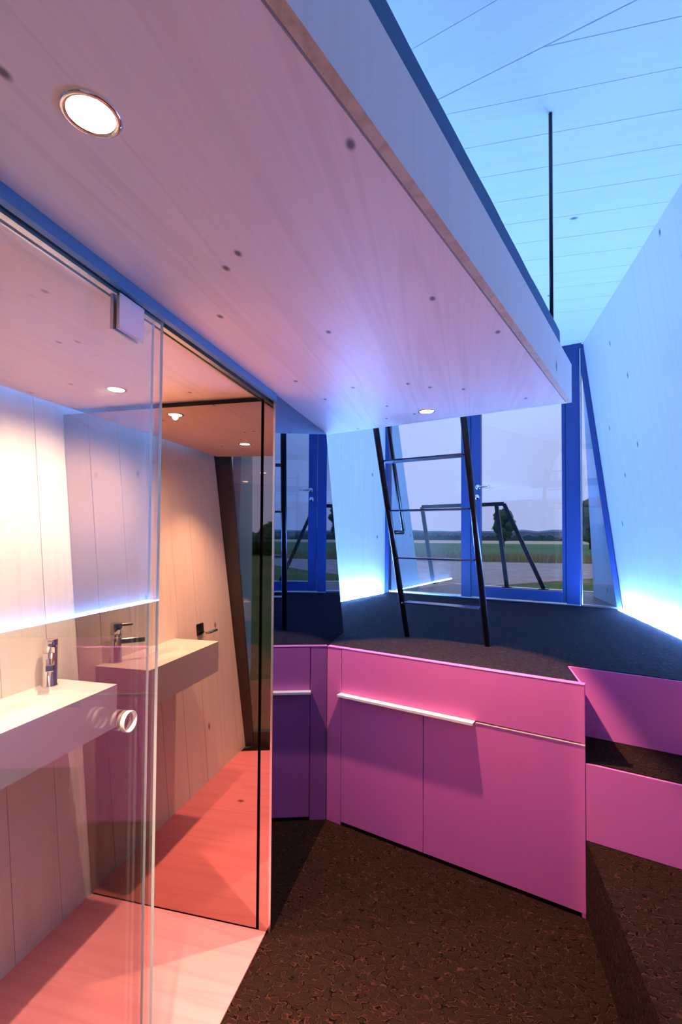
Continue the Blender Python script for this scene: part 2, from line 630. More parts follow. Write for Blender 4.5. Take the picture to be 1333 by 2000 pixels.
# boards of the far field run along x
far = clip(CE, -N1.x, -N1.y, -(crease + 0.002))
mt_far = frame((0, 0, ZC + 0.02), (0, 1, 0), (1, 0, 0), (0, 0, -1))
planks(ceil_b, mt_far, [(p[1], p[0]) for p in far], 1.967 - 3 * 0.1965, 0.1965, 0.0026, 0.02, M_CEIL)
near = clip(CE, N1.x, N1.y, crease - 0.002)
mt_near = frame((0, 0, ZC + 0.02), N1, E1, (0, 0, -1))
near_l = [(Vector((p[0], p[1], 0)).dot(N1), Vector((p[0], p[1], 0)).dot(E1)) for p in near]
planks(ceil_b, mt_near, clip(near_l, 1, 0, 1.53), 1.53 - 10 * 0.197, 0.197, 0.0024, 0.02, M_CEIL)
prism('plank', clip(near_l, -1, 0, -1.5312), 0.0, 0.02, M_CEIL, ceil_b, mt_near)

# ------------------------------------------------------------------ right wall (leans inwards going up)
upR = Vector((-0.1198, 0, 1)).normalized()
nR = Vector((-1, 0, -0.1198)).normalized()          # into the room
mt_r = frame(Vector((1.30 + 0.1198 * 0.915, 0, 0)) - nR * 0.02,
             (0, 1, 0), upR, nR)
hR = ZC / upR.z
yb = -0.62
polyR = [(yb, 0.0), (4.50, 0.0), (4.50 + 0.03, 0.915 / upR.z), (4.612, hR), (yb - 0.1, hR)]
wr = struct(prism('wall_right', [(yb - 0.1, -0.1), (4.5, -0.1), (4.5, 0.9), (4.6, hR + 0.1), (yb - 0.2, hR + 0.1)], -0.10, -0.001, M_BACK,
                  matrix=mt_r), 'inward leaning limed spruce wall on the right, lit from its foot')
planks(wr, mt_r, polyR, 3.535 - 30 * 0.202, 0.202, 0.0010, 0.02, M_WALL)

# ------------------------------------------------------------------ washroom wall (leans outwards going up)
upL = Vector((-0.0968, 0, 1)).normalized()
nL = Vector((1, 0, 0.0968)).normalized()
mt_l = frame(Vector((xw_left(0), 0, 0)) - nL * 0.02, (0, 1, 0), upL, nL)
hL = 2.35
polyL = [(0.27, 0.0), (3.05, 0.0), (3.05, hL), (0.43, hL)]
wl = struct(prism('wall_left', [(0.25, -0.1), (3.1, -0.1), (3.1, hL), (0.40, hL)], -0.09, -0.001, M_BACK, matrix=mt_l),
            'limed spruce board wall behind the basin')
planks(wl, mt_l, polyL, 1.404 - 10 * 0.204, 0.204, 0.0030, 0.02, M_BWALL)
# the wall above the loft folds inwards to the ceiling
x0, z0_ = xw_left(2.33), 2.33
foldv = Vector((-1.32 - x0, 0, ZC - z0_))
fl = foldv.length
nU = Vector((foldv.z, 0, -foldv.x)).normalized()
mt_u = frame(Vector((x0, 0, z0_)) - nU * 0.02, (0, 1, 0), foldv.normalized(), nU)
wu = struct(prism('wall_upper', [(0.30, 0), (3.3, 0), (3.3, fl + 0.05), (0.2, fl + 0.05)], -0.08, -0.001, M_BACK, matrix=mt_u),
            'limed spruce wall over the loft, folding inwards to the ceiling')
planks(wu, mt_u, [(0.42, 0), (3.3, 0), (3.6, fl), (0.2, fl)], 0.404, 0.204, 0.002, 0.02, M_WALL)

# ------------------------------------------------------------------ far left wall, vertical, along E3
nF = Vector((E3.y, -E3.x, 0))
mt_f = frame(W_L0 - nF * 0.02, -E3, Z3, nF)
wf = struct(prism('wall_far', [(0.0, 0.75), (2.75, 0.75), (2.75, ZC + 0.1), (0.0, ZC + 0.1)], -0.09, -0.001, M_BACK, matrix=mt_f),
            'limed spruce wall left of the glazed end, glowing blue at its foot')
planks(wf, mt_f, [(0.0, ZP - 0.1), (2.7, ZP - 0.1), (2.7, ZC), (0.0, ZC)], 0.06, 0.20, 0.0012, 0.02, M_WALL)

# ------------------------------------------------------------------ loft slab
BK = 0.40                       # rear edge of the loft


def loft_back(x):
    return BK - 0.332 * (x + 1.5)


rb = C0 - E3 * 2.02
xl = xw_left(ZL) + 0.045
fl_pt = C0 - E1 * 2.10
loft_poly = [P2(C0 - E1 * 0.022 - E3 * 0.022), P2(rb - E1 * 0.022), (xl, loft_back(xl)), (xl, C0.y - 0.02 + (C0.x - xl) * 0.332)]
loft = struct(slab('loft_slab', loft_poly, ZL, ZLT, M_LOFT), 'limed spruce loft slab with its warm lit underside')
lm = loft
# edge boards
mt_edge = frame(C0 + Z3 * 0, E3, Z3, E1)
prism('edge_board', [(-2.02, ZL), (0.0, ZL), (0.0, ZLT + 0.004), (-2.02, ZLT + 0.004)], -0.018, 0.0, [M_WALL, M_PLY], loft,
      frame(C0, E3, Z3, nF))
for p in loft.children[-1].data.polygons:
    if p.normal.y < -0.9:
        p.material_index = 1
prism('edge_board', [(-2.0, ZL), (-0.0185, ZL), (-0.0185, ZLT + 0.004), (-2.0, ZLT + 0.004)], -0.018, 0.0, [M_WALL, M_PLY], loft,
      frame(C0, E1, Z3, N1))

# ------------------------------------------------------------------ end glazing
door = struct(thing('door_1', '', '', tuple(on_end(-0.5, ZP))))
del door['category']
door['label'] = 'blue framed glass door and side lights at the far end'


def endbar(name, s0, s1, z0, z1, n0, n1, mat, parent=door, bevel=0.003):
    mt_ = frame(D0, E1, Z3, -N1)
    return prism(name, [(s0, z0), (s1, z0), (s1, z1), (s0, z1)], -n1, -n0, mat, parent, mt_, bevel=bevel)


endbar('post', -1.925, -1.862, ZP, ZC - 0.002, -0.02, 0.05, M_FRAME)
endbar('post', -1.061, -0.968, ZP, ZC - 0.002, -0.03, 0.05, M_FRAME)
endbar('post', -0.112, -0.002, ZP, ZC - 0.002, -0.03, 0.05, M_FRAME)
endbar('edge_strip', -0.002, 0.012, ZP, ZC - 0.03, -0.012, 0.03, M_ALU)
endbar('header', -1.862, 0.02, ZC - 0.035, ZC - 0.002, -0.035, 0.05, M_FRAME)
endbar('sill', -1.862, -1.061, ZP, ZP + 0.022, -0.015, 0.05, M_ALU)
endbar('threshold', -1.061, -0.002, ZP, ZP + 0.012, -0.045, 0.05, M_ALU)
endbar('side_pane', -1.862, -1.061, ZP + 0.022, ZC - 0.035, 0.010, 0.022, M_GLASSD, bevel=0)
leaf = endbar('door_leaf', -0.965, -0.872, ZP + 0.018, ZC - 0.04, -0.022, 0.035, M_FRAME)
endbar('stile', -0.146, -0.115, ZP + 0.018, ZC - 0.04, -0.022, 0.035, M_FRAME, leaf)
endbar('bottom_rail', -0.872, -0.146, ZP + 0.018, ZP + 0.115, -0.022, 0.035, M_FRAME, leaf)
endbar('pane', -0.872, -0.146, ZP + 0.115, ZC - 0.045, 0.006, 0.020, M_GLASSD, leaf, bevel=0)
mt_h = frame(on_end(-0.895, 1.992, -0.022), E1, Z3, -N1)
lathe('handle_rose', [(0.0, 0.0), (0.026, 0.0), (0.026, 0.006), (0.022, 0.009), (0.0, 0.009)], M_CHROME, leaf, mt_h)
hp = [on_end(-0.895, 1.992, -0.03), on_end(-0.895, 1.992, -0.062), on_end(-0.888, 1.992, -0.072), on_end(-0.875, 1.992, -0.076), on_end(-0.765, 1.995, -0.076)]
tube('lever_handle', hp, 0.0095, M_CHROME, leaf)
mt_k = frame(on_end(-0.905, 1.898, -0.022), E1, Z3, -N1)
lathe('key_rosette', [(0.0, 0.0), (0.025, 0.0), (0.025, 0.006), (0.021, 0.009), (0.010, 0.009), (0.010, 0.013), (0.0, 0.013)], M_CHROME, leaf, mt_k)
# triangular side light on the right with its slanted frame
tri_in = [(0.014, ZP + 0.012), (0.272, ZP + 0.012), (0.014, 2.98)]
prism('side_pane', tri_in, -0.022, -0.010, M_GLASSD, door, frame(D0, E1, Z3, -N1))
mt_s = frame(D0, E1, Z3, -N1)
prism('slanted_frame', [(0.272, ZP), (0.312, ZP), (0.030, ZC - 0.01), (0.012, ZC - 0.01), (0.012, 2.98)], -0.05, 0.02, M_FRAME, door, mt_s, bevel=0.002)
prism('sill', [(0.012, ZP), (0.29, ZP), (0.29, ZP + 0.012), (0.012, ZP + 0.012)], -0.05, 0.015, M_ALU, door, mt_s)

# ------------------------------------------------------------------ rear glazing behind the camera
rear = struct(thing('window_1', '', '', tuple(LB)))
del rear['category']
rear['label'] = 'dark framed glazed rear end'
mt_b = frame(LB, E1, Z3, N1)
zt = ZC - 0.01


def rearbar(name, poly, n0, n1, mat):
    return prism(name, poly, n0, n1, mat, rear, mt_b)


M_RFRAME = plain('dark_brown_frame', (0.035, 0.026, 0.024), 0.5)
rearbar('jamb', [(-0.02, 0), (0.07, 0), (-0.13, 2.2), (0.10, zt), (0.0, zt), (-0.26, 2.2)], -0.09, -0.03, M_RFRAME)
rearbar('post', [(1.05, 0), (1.13, 0), (1.13, zt), (1.05, zt)], -0.09, -0.03, M_RFRAME)
struct(prism('wall_back_sky_block', [(1.14, -0.1), (2.93, -0.1), (2.93, 0.9), (2.60, ZC + 0.02), (1.14, ZC + 0.02)], -0.10, -0.02, M_WALL, matrix=mt_b), 'unseen limed spruce end wall behind the camera, added to hold back sky light')  # unseen solid bay, closed to cut sky light from behind
rearbar('sill', [(0.07, 0), (1.05, 0), (1.05, 0.10), (0.07, 0.10)], -0.09, -0.03, M_RFRAME)
rearbar('header', [(0.0, zt - 0.10), (1.05, zt - 0.10), (1.05, zt), (0.0, zt)], -0.09, -0.03, M_RFRAME)
rearbar('pane', [(0.06, 0.10), (1.05, 0.10), (1.05, zt - 0.10), (0.09, zt - 0.10), (-0.14, 2.2)], -0.068, -0.055, M_GLASSD)
# ================================================================== OUTDOORS
GZ = -0.30
FW = Vector((-sin(YAW + -0.12), cos(YAW - 0.12), 0))


def strip_ground(name, y0, y1, mat, z, x0=-1, x1=1, label=None, skew=0.0):
    """band of ground between two distances from the house, wide enough for the view"""
    c = Vector((0, 0, 0))
    pts = [(x0 * y1 * 1.4 - 30, y0 + skew), (x1 * y1 * 1.4 + 30, y0 - skew), (x1 * y1 * 1.4 + 30, y1 - skew * 0.5), (x0 * y1 * 1.4 - 30, y1 + skew * 0.5)]
    return struct(slab(name, pts, z - 0.04, z, mat), label)


struct(slab('ground', [(-3000, -3000), (3000, -3000), (3000, 3400), (-3000, 3400)], GZ - 0.4, GZ, M_GRASS), 'mown grass round the house')
struct(slab('gravel_yard', [(-14, 3.5), (0.2, 18), (4.0, 22), (17, 35.5), (17.5, 37.0), (-70, 39), (-70, 3.5)], GZ + 0.005, GZ + 0.045, M_GRAVEL), 'pale gravel yard beyond the terrace')
strip_ground('green_field', 41, 160, M_FIELD, GZ + 0.05, label='green field beyond the gravel')
strip_ground('wheat_field', 161, 345, M_WHEAT, GZ + 0.06, label='strip of ripe wheat in front of the far woodland')


def ridge(name, dist, h, mat, thick, n, label, amp):
    rnd = random.Random(n)
    V, F = [], []
    for i in range(n + 1):
        a = radians(-40 + 90 * i / n)
        r = dist
        hh = h * (1 + amp * (rnd.random() - 0.5) * 2)
        x, y = sin(a), cos(a)
        for rr, zz in ((r, GZ), (r, GZ + hh * 0.75), (r + thick * 0.4, GZ + hh), (r + thick, GZ + hh * 0.9), (r + thick, GZ)):
            V.append((x * rr, y * rr, zz))
    for i in range(n):
        for k in range(4):
            F.append((i * 5 + k, (i + 1) * 5 + k, (i + 1) * 5 + k + 1, i * 5 + k + 1))
    o_ = mesh_obj(name, V, F, mat)
    o_['kind'] = 'stuff'
    o_['label'] = label
    return o_


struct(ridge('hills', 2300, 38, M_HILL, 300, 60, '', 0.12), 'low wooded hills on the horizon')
ridge('far_woodland', 360, 4.6, M_WOODS, 30, 420, 'dark band of far woodland beyond the wheat', 0.30)


def tree(name, loc, h, rx, rz, zc, seed, label, n=4500):
    t_ = thing(name, label, 'tree', loc)
    rnd = random.Random(seed)
    tube('trunk', [Vector(loc), Vector(loc) + Vector((0.05, 0, zc * 0.6)), Vector(loc) + Vector((0.0, 0.1, zc + rz * 0.3))], [0.22, 0.16, 0.08], M_BARK, t_, n=8)
    V, F = [], []
    # lobes of leaves
    lobes = []
    for i in range(40):
        a, b = rnd.uniform(0, 2 * pi), rnd.uniform(-1, 1)
        q = math.sqrt(1 - b * b) * rnd.uniform(0.30, 0.82)
        lobes.append((Vector((cos(a) * q * rx, sin(a) * q * rx, b * rz * 0.72)), rnd.uniform(0.28, 0.45) * rx))
    for i in range(n):
        c, r = lobes[i % len(lobes)]
        d = Vector((rnd.gauss(0, 1), rnd.gauss(0, 1), rnd.gauss(0, 1))).normalized()
        p = Vector(loc) + Vector((0, 0, zc)) + c + d * r * rnd.uniform(0.7, 1.08)
        s = rnd.uniform(0.12, 0.26)
        a1 = Vector((rnd.gauss(0, 1), rnd.gauss(0, 1), rnd.gauss(0, 1))).normalized()
        a2 = d.cross(a1).normalized()
        a3 = (d + a1 * 0.6).normalized()
        b_ = len(V)
        V += [p - a2 * s, p + a3.cross(a2) * s * 0.6, p + a2 * s, p - a3.cross(a2) * s * 0.6]
        F.append((b_, b_ + 1, b_ + 2, b_ + 3))
    # inner mass so that the crown is not see-through
    for c, r in lobes:
        b_ = len(V)
        ic = Vector(loc) + Vector((0, 0, zc)) + c
        ring = []
        for j in range(5):
            th = pi * j / 4
            for k in range(7):
                V.append(ic + Vector((sin(th) * cos(k * 2 * pi / 7), sin(th) * sin(k * 2 * pi / 7), cos(th))) * r * 0.95)
        for j in range(4):
            for k in range(7):
                F.append((b_ + j * 7 + k, b_ + j * 7 + (k + 1) % 7, b_ + (j + 1) * 7 + (k + 1) % 7, b_ + (j + 1) * 7 + k))
    cr = mesh_obj('crown', V, F, M_LEAF, t_)
    cr['kind'] = 'stuff'
    return t_


tree('field_tree', (8.2, 105.6, GZ), 7, 2.7, 3.4, 4.5, 3, 'round dark green tree standing alone in the field beyond the door')
tree('field_tree', (20.6, 88.5, GZ), 8, 2.6, 4.3, 4.6, 5, 'dark tree in the field seen through the narrow right side light')
for i, (x, y, rx, rz) in enumerate([(-26, -34, 4.5, 5.0), (-18, -42, 4.0, 4.2), (-34, -30, 4.5, 5.2), (-11, -46, 4.5, 4.0), (-43, -26, 5, 4.5), (-50, -16, 5, 4.6)]):
    tree('hedge_tree', (x, y, GZ), 4, rx * 0.8, rz * 0.36, rz * 0.26, 20 + i, ('low dark %s tree behind the house, %s' % (('broad', 'round', 'leafy', 'squat', 'bushy', 'farthest')[i], ('nearest of the row straight behind', 'second of the row', 'third of the row counted outwards', 'first to the rear right of the house', 'fourth of the row counted outwards', 'last of the row beside the house')[i])), n=900)['group'] = 'trees behind the house'

# grass verge between gravel and field: seed stalks
rnd = random.Random(4)
V, F = [], []
for i in range(5200):
    x = rnd.uniform(-16, 26)
    y = rnd.choice((rnd.uniform(37.0, 43.0), rnd.uniform(37.0, 43.0), rnd.uniform(8.5, 18.0))) + 0.02 * x
    hgt = rnd.uniform(0.35, 0.8) if y > 30 else rnd.uniform(0.05, 0.13)
    wd = 0.05 if y > 30 else 0.02
    dx, dy = rnd.uniform(-0.2, 0.2) * hgt, rnd.uniform(-0.2, 0.2) * hgt
    b_ = len(V)
    V += [(x - wd, y, GZ), (x + wd, y, GZ), (x + dx, y + dy, GZ + hgt)]
    F.append((b_, b_ + 1, b_ + 2))
g_ = mesh_obj('tall_grass', V, F, ground_mat('dry_grass', (0.20, 0.20, 0.09), (0.34, 0.29, 0.15), 2.0))
g_['kind'] = 'stuff'
g_['label'] = 'tall seeding grass along the far side of the gravel'

# terrace deck outside the end glazing
terr = struct(thing('terrace', '', '', tuple(on_end(-0.9, 0.9, 0.6))), 'dark boarded terrace with a pale edge strip outside the door')
del terr['category']
mt_t = frame(D0 + Z3 * 0.886, N1, -E1, Z3)
planks(terr, mt_t, [(0.055, -0.30), (1.28, -0.60), (1.28, 1.60), (0.055, 1.92)], 0.055, 0.1225, 0.006, 0.025, M_DECK, name='deck_board')
prism('joist_frame', [(0.06, -0.28), (1.36, -0.6), (1.36, 1.58), (0.06, 1.90)], -0.14, -0.002, M_DARK, terr, mt_t)
prism('edge_strip', [(1.2805, -0.60), (1.38, -0.62), (1.38, 1.59), (1.2805, 1.60)], 0.0, 0.030, M_ALU, terr, mt_t)
for s_ in (-0.2, 0.75, 1.45):
    bar('foot', D0 - E1 * s_ + N1 * 1.2 + Z3 * 0.74, D0 - E1 * s_ + N1 * 1.2 + Z3 * (GZ - 0.02), 0.09, 0.09, E1, M_STEEL, terr)

# shell sides that run on outdoors as slanted reveals
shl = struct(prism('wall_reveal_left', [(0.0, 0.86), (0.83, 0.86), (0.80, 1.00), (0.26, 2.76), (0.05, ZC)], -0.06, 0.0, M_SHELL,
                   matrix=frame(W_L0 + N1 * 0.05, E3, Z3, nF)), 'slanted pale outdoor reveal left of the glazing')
pr_o = Vector((1.30 + 0.1198 * 0.915, 4.56, 0))
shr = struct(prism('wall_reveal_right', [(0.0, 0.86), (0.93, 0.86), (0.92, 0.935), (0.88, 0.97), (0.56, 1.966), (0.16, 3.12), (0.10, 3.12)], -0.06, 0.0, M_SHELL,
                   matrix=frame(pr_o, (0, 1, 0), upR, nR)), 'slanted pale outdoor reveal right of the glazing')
# rear shell side seen in the bronze mirror
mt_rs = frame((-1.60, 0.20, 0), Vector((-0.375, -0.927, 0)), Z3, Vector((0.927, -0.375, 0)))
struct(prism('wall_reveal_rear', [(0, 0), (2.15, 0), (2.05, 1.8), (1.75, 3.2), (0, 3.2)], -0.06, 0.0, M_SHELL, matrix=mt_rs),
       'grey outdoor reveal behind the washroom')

# handrail on the terrace edge
hr = thing('terrace_handrail', 'dark steel handrail with leaning posts on the terrace edge outside the door', 'handrail', (0.2, 6.23, 0.907))
HN = N1
zt_ = 0.9115
tl, tm, tr_ = Vector((-0.519, 6.466, 1.906)), Vector((0.396, 6.162, 1.918)), Vector((0.483, 6.134, 1.912))
bar('top_rail', tl, tr_, 0.045, 0.03, Z3, M_STEEL, hr)
for nme, a, b_ in (('post', tl, Vector((-0.37, 6.42, zt_ + 0.01))), ('post', tm, Vector((0.512, 6.123, zt_ + 0.01))), ('brace', tr_, Vector((0.905, 5.994, zt_ + 0.01)))):
    pp = bar(nme, a, b_, 0.045, 0.03, E1, M_STEEL, hr)
    prism('base_plate', [(-0.05, -0.04), (0.05, -0.04), (0.05, 0.04), (-0.05, 0.04)], 0.0, 0.010, M_STEEL, pp,
          frame(Vector((b_.x, b_.y, zt_)), E1, N1, Z3))

# ================================================================== STEPS
def step(name, z1, n_front, label):
    """solid step between the cupboard side and the right wall; n_front = distance behind the cupboard front"""
    f0 = K0 + N1 * n_front + E1 * 0.012
    rr = f0 + E1 * 0.88
    zt2 = z1 - 0.305
    o_ = struct(slab(name, [P2(f0 + N1 * 0.012), P2(rr + N1 * 0.012), P2(rr + N1 * 0.30), P2(f0 + N1 * 0.30)], zt2, z1, M_CARPET), label)
    mt_ = frame(f0, E1, Z3, -N1)
    prism('riser', [(0, zt2 + 0.002), (0.885, zt2 + 0.002), (0.885, z1 - 0.004), (0, z1 - 0.004)], -0.012, 0.0, M_PINK2, o_, mt_)
    return o_


# upper riser belongs to the platform
pf = bpy.data.objects['floor_platform']
fr0 = K0 + N1 * 0.30
prism('riser', [(-0.088, 0.612), (0.90, 0.612), (0.90, ZP - 0.003), (-0.088, ZP - 0.003)], 0.0, 0.014, M_PINK2, pf, frame(fr0, E1, Z3, -N1))
st = struct(slab('floor_step', [P2(K0 + E1 * 0.012 + N1 * 0.012), P2(K0 + E1 * 0.92 + N1 * 0.012), P2(K0 + E1 * 0.92 + N1 * 0.30), (0.478, 2.448)],
                 0.305, 0.610, M_CARPET), 'upper carpeted step with a pink riser right of the cupboard')
prism('riser', [(0.012, 0.307), (0.92, 0.307), (0.92, 0.606), (0.012, 0.606)], -0.012, 0.0, M_PINK2, st, frame(K0, E1, Z3, -N1))
struct(slab('floor_step_low', [(K0.x + 0.012, 0.55), (1.40, 0.25), (1.395, 1.85), P2(K0 + E1 * 0.012)], 0.001, 0.305, M_CARPET),
       'lowest wide carpeted step in the dark right foreground')

# ================================================================== CUPBOARD
cb = thing('kitchen_cupboard', 'pink lacquered low cupboard with a long handle lip under the ladder', 'cupboard', tuple(K0 - E1 * 0.55))
mt_c = frame(K0, E1, Z3, -N1)
WC = 1.085
XM = -(0.463 + 0.182) / E1.x          # seam between the two lower doors
XH = -(0.463 - 0.057) / E1.x          # right end of the handle lip


def cab(name, s0, s1, z0, z1, d0, d1, mat, parent=cb, bevel=0.0012):
    return prism(name, [(s0, z0), (s1, z0), (s1, z1), (s0, z1)], d0, d1, mat, parent, mt_c, bevel=bevel)


s_l = -(0.463 + 0.619) / E1.x
s_ll = -(0.463 + 0.703) / E1.x
body = cab('body', s_ll + 0.004, -0.10, 0.022, ZP - 0.058, -0.30, -0.022, M_DARK)
slab('side_panel', [P2(K0 - E1 * 0.004 + N1 * 0.002), P2(K0 + E1 * 0.009 + N1 * 0.002), (0.476, 2.445), (0.464, 2.450)], 0.0, ZP - 0.004, M_PINK, cb)
cab('plinth', s_l, -0.004, 0.0, 0.022, -0.06, -0.04, M_DARK)
cab('filler_strip', -1.2303, s_l - 0.002, 0.0, ZP - 0.003, -0.03, -0.001, M_PINK)
cab('top_edge', -1.2303, 0.010, ZP - 0.0025, ZP + 0.0025, -0.03, 0.001, M_PINK)
cab('drawer_front', s_l + 0.001, 0.010, 0.684, ZP - 0.003, -0.02, 0.0, M_PINK)
cab('door', s_l + 0.001, XM - 0.0015, 0.018, 0.674, -0.02, 0.0, M_PINK)
cab('door', XM + 0.0015, 0.010, 0.018, 0.674, -0.02, 0.0, M_PINK)
# L-shaped aluminium lip that is the drawer's and doors' handle
lip = [(-0.018, 0.683), (0.036, 0.683), (0.036, 0.672), (0.033, 0.672), (0.033, 0.679), (-0.018, 0.679)]
mt_lip = frame(K0 + E1 * (s_l - 0.004), -N1, Z3, E1)
prism('handle_lip', lip, 0.0, XH - s_l, plain('pale_lip', (0.90, 0.80, 0.80), 0.5), cb, mt_lip)
cab('door_edge', XH, 0.010, 0.6745, 0.6785, -0.018, 0.002, plain('pale_edge', (0.85, 0.70, 0.72), 0.35), bevel=0)

# ================================================================== MIRROR BOX
mb = thing('mirror_box', 'mirror clad service box between washroom and cupboard', 'mirror', (-1.1, 2.0, 0.0))
YM = 1.757
XS = -0.705
prof = [(YM + 0.022, 0.0), (2.60, 0.0), (2.60, ZP - 0.06), (2.898, ZP - 0.06), (2.898, ZP), (2.475, ZL - 0.001), (YM + 0.022, ZL - 0.001)]
# core: extruded along x from inner side to the smoked mirror
prism('core', [(YM + 0.022, 0.0), (2.56, 0.0), (2.56, ZP + 0.002), (2.880, ZP + 0.002), (2.462, ZL - 0.001), (YM + 0.022, ZL - 0.001)], 0.0, 0.78,
      M_DARK, mb, frame((XS - 0.79, 0, 0), (0, 1, 0), (0, 0, 1), (1, 0, 0)))
prism('smoked_mirror_panel', [(YM + 0.001, 0.003), (2.56, 0.003), (2.56, ZP + 0.003), (2.895, ZP + 0.003), (2.478, ZL - 0.002), (YM + 0.001, ZL - 0.002)], 0.0, 0.008,
      M_MIRS, mb, frame((XS - 0.008, 0, 0), (0, 1, 0), (0, 0, 1), (1, 0, 0)))
mb.children[-1]['label'] = 'smoked mirror side facing the room'
mt_m = frame((0, YM, 0), (1, 0, 0), (0, 0, 1), (0, -1, 0))
pan = prism('bronze_mirror_panel', [(xw_left(0.02) + 0.003, 0.012), (-0.7645, 0.012), (-0.7645, 2.030), (xw_left(2.03) + 0.003, 2.030)], -0.02, 0.0, M_MIRB, mb, mt_m)
pan['label'] = 'bronze tinted mirror facing the basin'
prism('bronze_mirror_strip', [(-0.7525, 0.007), (XS - 0.009, 0.007), (XS - 0.009, ZL - 0.002), (-0.7525, ZL - 0.002)], -0.02, 0.0, M_MIRB, mb, mt_m)
prism('corner_edge', [(XS - 0.009, 0.0), (XS - 0.0005, 0.0), (XS - 0.0005, ZL - 0.002), (XS - 0.009, ZL - 0.002)], -0.02, 0.001, M_ALU, mb, mt_m)

# ================================================================== SLIDING GLASS DOOR AND ITS TRACK
trk = thing('sliding_track', 'aluminium double track fixed under the loft along the washroom', 'track', (-0.735, 0.9, 2.03))
ty0, ty1 = 0.16, YM
ZT = ZL - 0.0005


def along_y(name, x0, x1, z0, z1, mat, parent):
    return prism(name, [(x0, z0), (x1, z0), (x1, z1), (x0, z1)], 0, ty1 - ty0, mat, parent, Matrix(((1, 0, 0, 0), (0, 0, 1, ty0), (0, 1, 0, 0), (0, 0, 0, 1))))


along_y('face_profile', -0.718, -0.702, 2.029, ZT, plain('blue_light_profile', (0.07, 0.19, 0.36), 0.4), trk)  # blue light from the room painted into the aluminium face
along_y('groove', -0.7345, -0.718, 2.046, ZT, M_GROOVE, trk)
along_y('middle_profile', -0.7495, -0.7345, 2.029, ZT, M_ALU, trk)
along_y('groove', -0.7635, -0.7495, 2.046, ZT, M_GROOVE, trk)
along_y('inner_profile', -0.768, -0.7635, 2.033, ZT, M_ALU, trk)

gd = thing('sliding_glass_door', 'clear frameless glass sliding door at the left, hung from the track', 'glass door', (-0.727, 0.6, 0.008))
GX0, GX1 = -0.730, -0.722


def glass_leaf(name, x0, x1, y0, y1, z0, z1, parent):
    """clear sheet whose two arrises at the free end are polished and catch the light"""
    b_ = 0.0014
    prism(name, [(x0, y0), (x1, y0), (x1, y1 - b_), (x1 - b_, y1), (x0 + b_, y1), (x0, y1 - b_)], z0, z1, [M_GLASS, M_GEDGE], parent)
    me = parent.children[-1].data
    for p in me.polygons:
        if p.normal.y > 0.3:
            p.material_index = 1 


glass_leaf('pane', GX0, GX1, 0.20, 1.052, 0.008, 2.040, gd)
gf = thing('fixed_glass_screen', 'clear fixed glass screen right behind the sliding door, its edge a thin bright line', 'glass screen', (-0.757, 0.6, 0.008))
glass_leaf('pane', -0.7605, -0.7535, 0.20, 1.060, 0.0065, 2.040, gf)
hc = prism('hanger_clamp', [(0.882, 1.945), (0.966, 1.945), (0.966, 2.024), (0.882, 2.024)], 0.0, 0.008, M_ALU, gd, frame((GX1, 0, 0), (0, 1, 0), (0, 0, 1), (1, 0, 0)), bevel=0.001)
prism('clamp_back', [(0.882, 1.945), (0.966, 1.945), (0.966, 2.024), (0.882, 2.024)], -0.008, 0.0, M_ALU, gd, frame((GX0, 0, 0), (0, 1, 0), (0, 0, 1), (1, 0, 0)), bevel=0.001)
lathe('finger_ring', [(0.0205, 0.0003), (0.0228, 0.0), (0.0232, 0.008), (0.0226, 0.010), (0.0210, 0.010), (0.0205, 0.0003)],
      plain('satin_ring', (0.85, 0.82, 0.84), 0.35, metal=0.4), gd, frame((GX1, 0.940, 1.090), (0, 1, 0), (0, 0, 1), (1, 0, 0)), n=40)

# ================================================================== BASIN AND TAP
bs = thing('wash_basin', 'white rectangular wall hung wash basin with a shallow round bowl', 'basin', (-1.45, 1.35, 0.75))
BX0, BX1, BY0, BY1, BZ0, BZ1 = xw_left(0.917) + 0.001, -1.318, 1.04, 1.655, 0.752, 0.917
# top with a round hollow: rings of vertices
V, F = [], []
cx, cyb, ra, rb_ = -1.425, 1.34, 0.085, 0.16
N_ = 48


def rect_pt(a):
    dx, dy = cos(a), sin(a)
    tx = ((BX1 if dx > 0 else BX0) - cx) / dx if abs(dx) > 1e-9 else 1e9
    ty = ((BY1 if dy > 0 else BY0) - cyb) / dy if abs(dy) > 1e-9 else 1e9
    k = min(tx, ty)
    return (cx + dx * k, cyb + dy * k)


angs = [2 * pi * i / N_ for i in range(N_)]
for c_ in ((BX0, BY0), (BX1, BY0), (BX1, BY1), (BX0, BY1)):
    a_ = math.atan2(c_[1] - cyb, c_[0] - cx) % (2 * pi)
    j = min(range(N_), key=lambda i: abs(((angs[i] - a_ + pi) % (2 * pi)) - pi))
    angs[j] = a_
rings = []
for kind, zz, k in (('b', BZ0, 0), ('r', BZ1, 0), ('e', BZ1, 1.0), ('e', BZ1 - 0.004, 0.97), ('e', BZ1 - 0.022, 0.85), ('e', BZ1 - 0.036, 0.55), ('e', BZ1 - 0.042, 0.12)):
    ring = []
    for a_ in angs:
        if kind in 'br':
            x, y = rect_pt(a_)
        else:
            x, y = cx + ra * k * cos(a_), cyb + rb_ * k * sin(a_)
        ring.append(len(V))
        V.append((x, y, zz))
    rings.append(ring)
for a_, b_ in zip(rings[:-1], rings[1:]):
    for i in range(N_):
        F.append((a_[i], a_[(i + 1) % N_], b_[(i + 1) % N_], b_[i]))
F.append(tuple(rings[0])[::-1])
F.append(tuple(rings[-1]))
mesh_obj('basin_body', V, F, M_WHITE, bs)
lathe('drain', [(0.0, 0.0), (0.020, 0.0), (0.020, 0.003), (0.016, 0.004), (0.0, 0.004)], M_CHROME, bs, Matrix.Translation((cx, cyb, BZ1 - 0.043)))

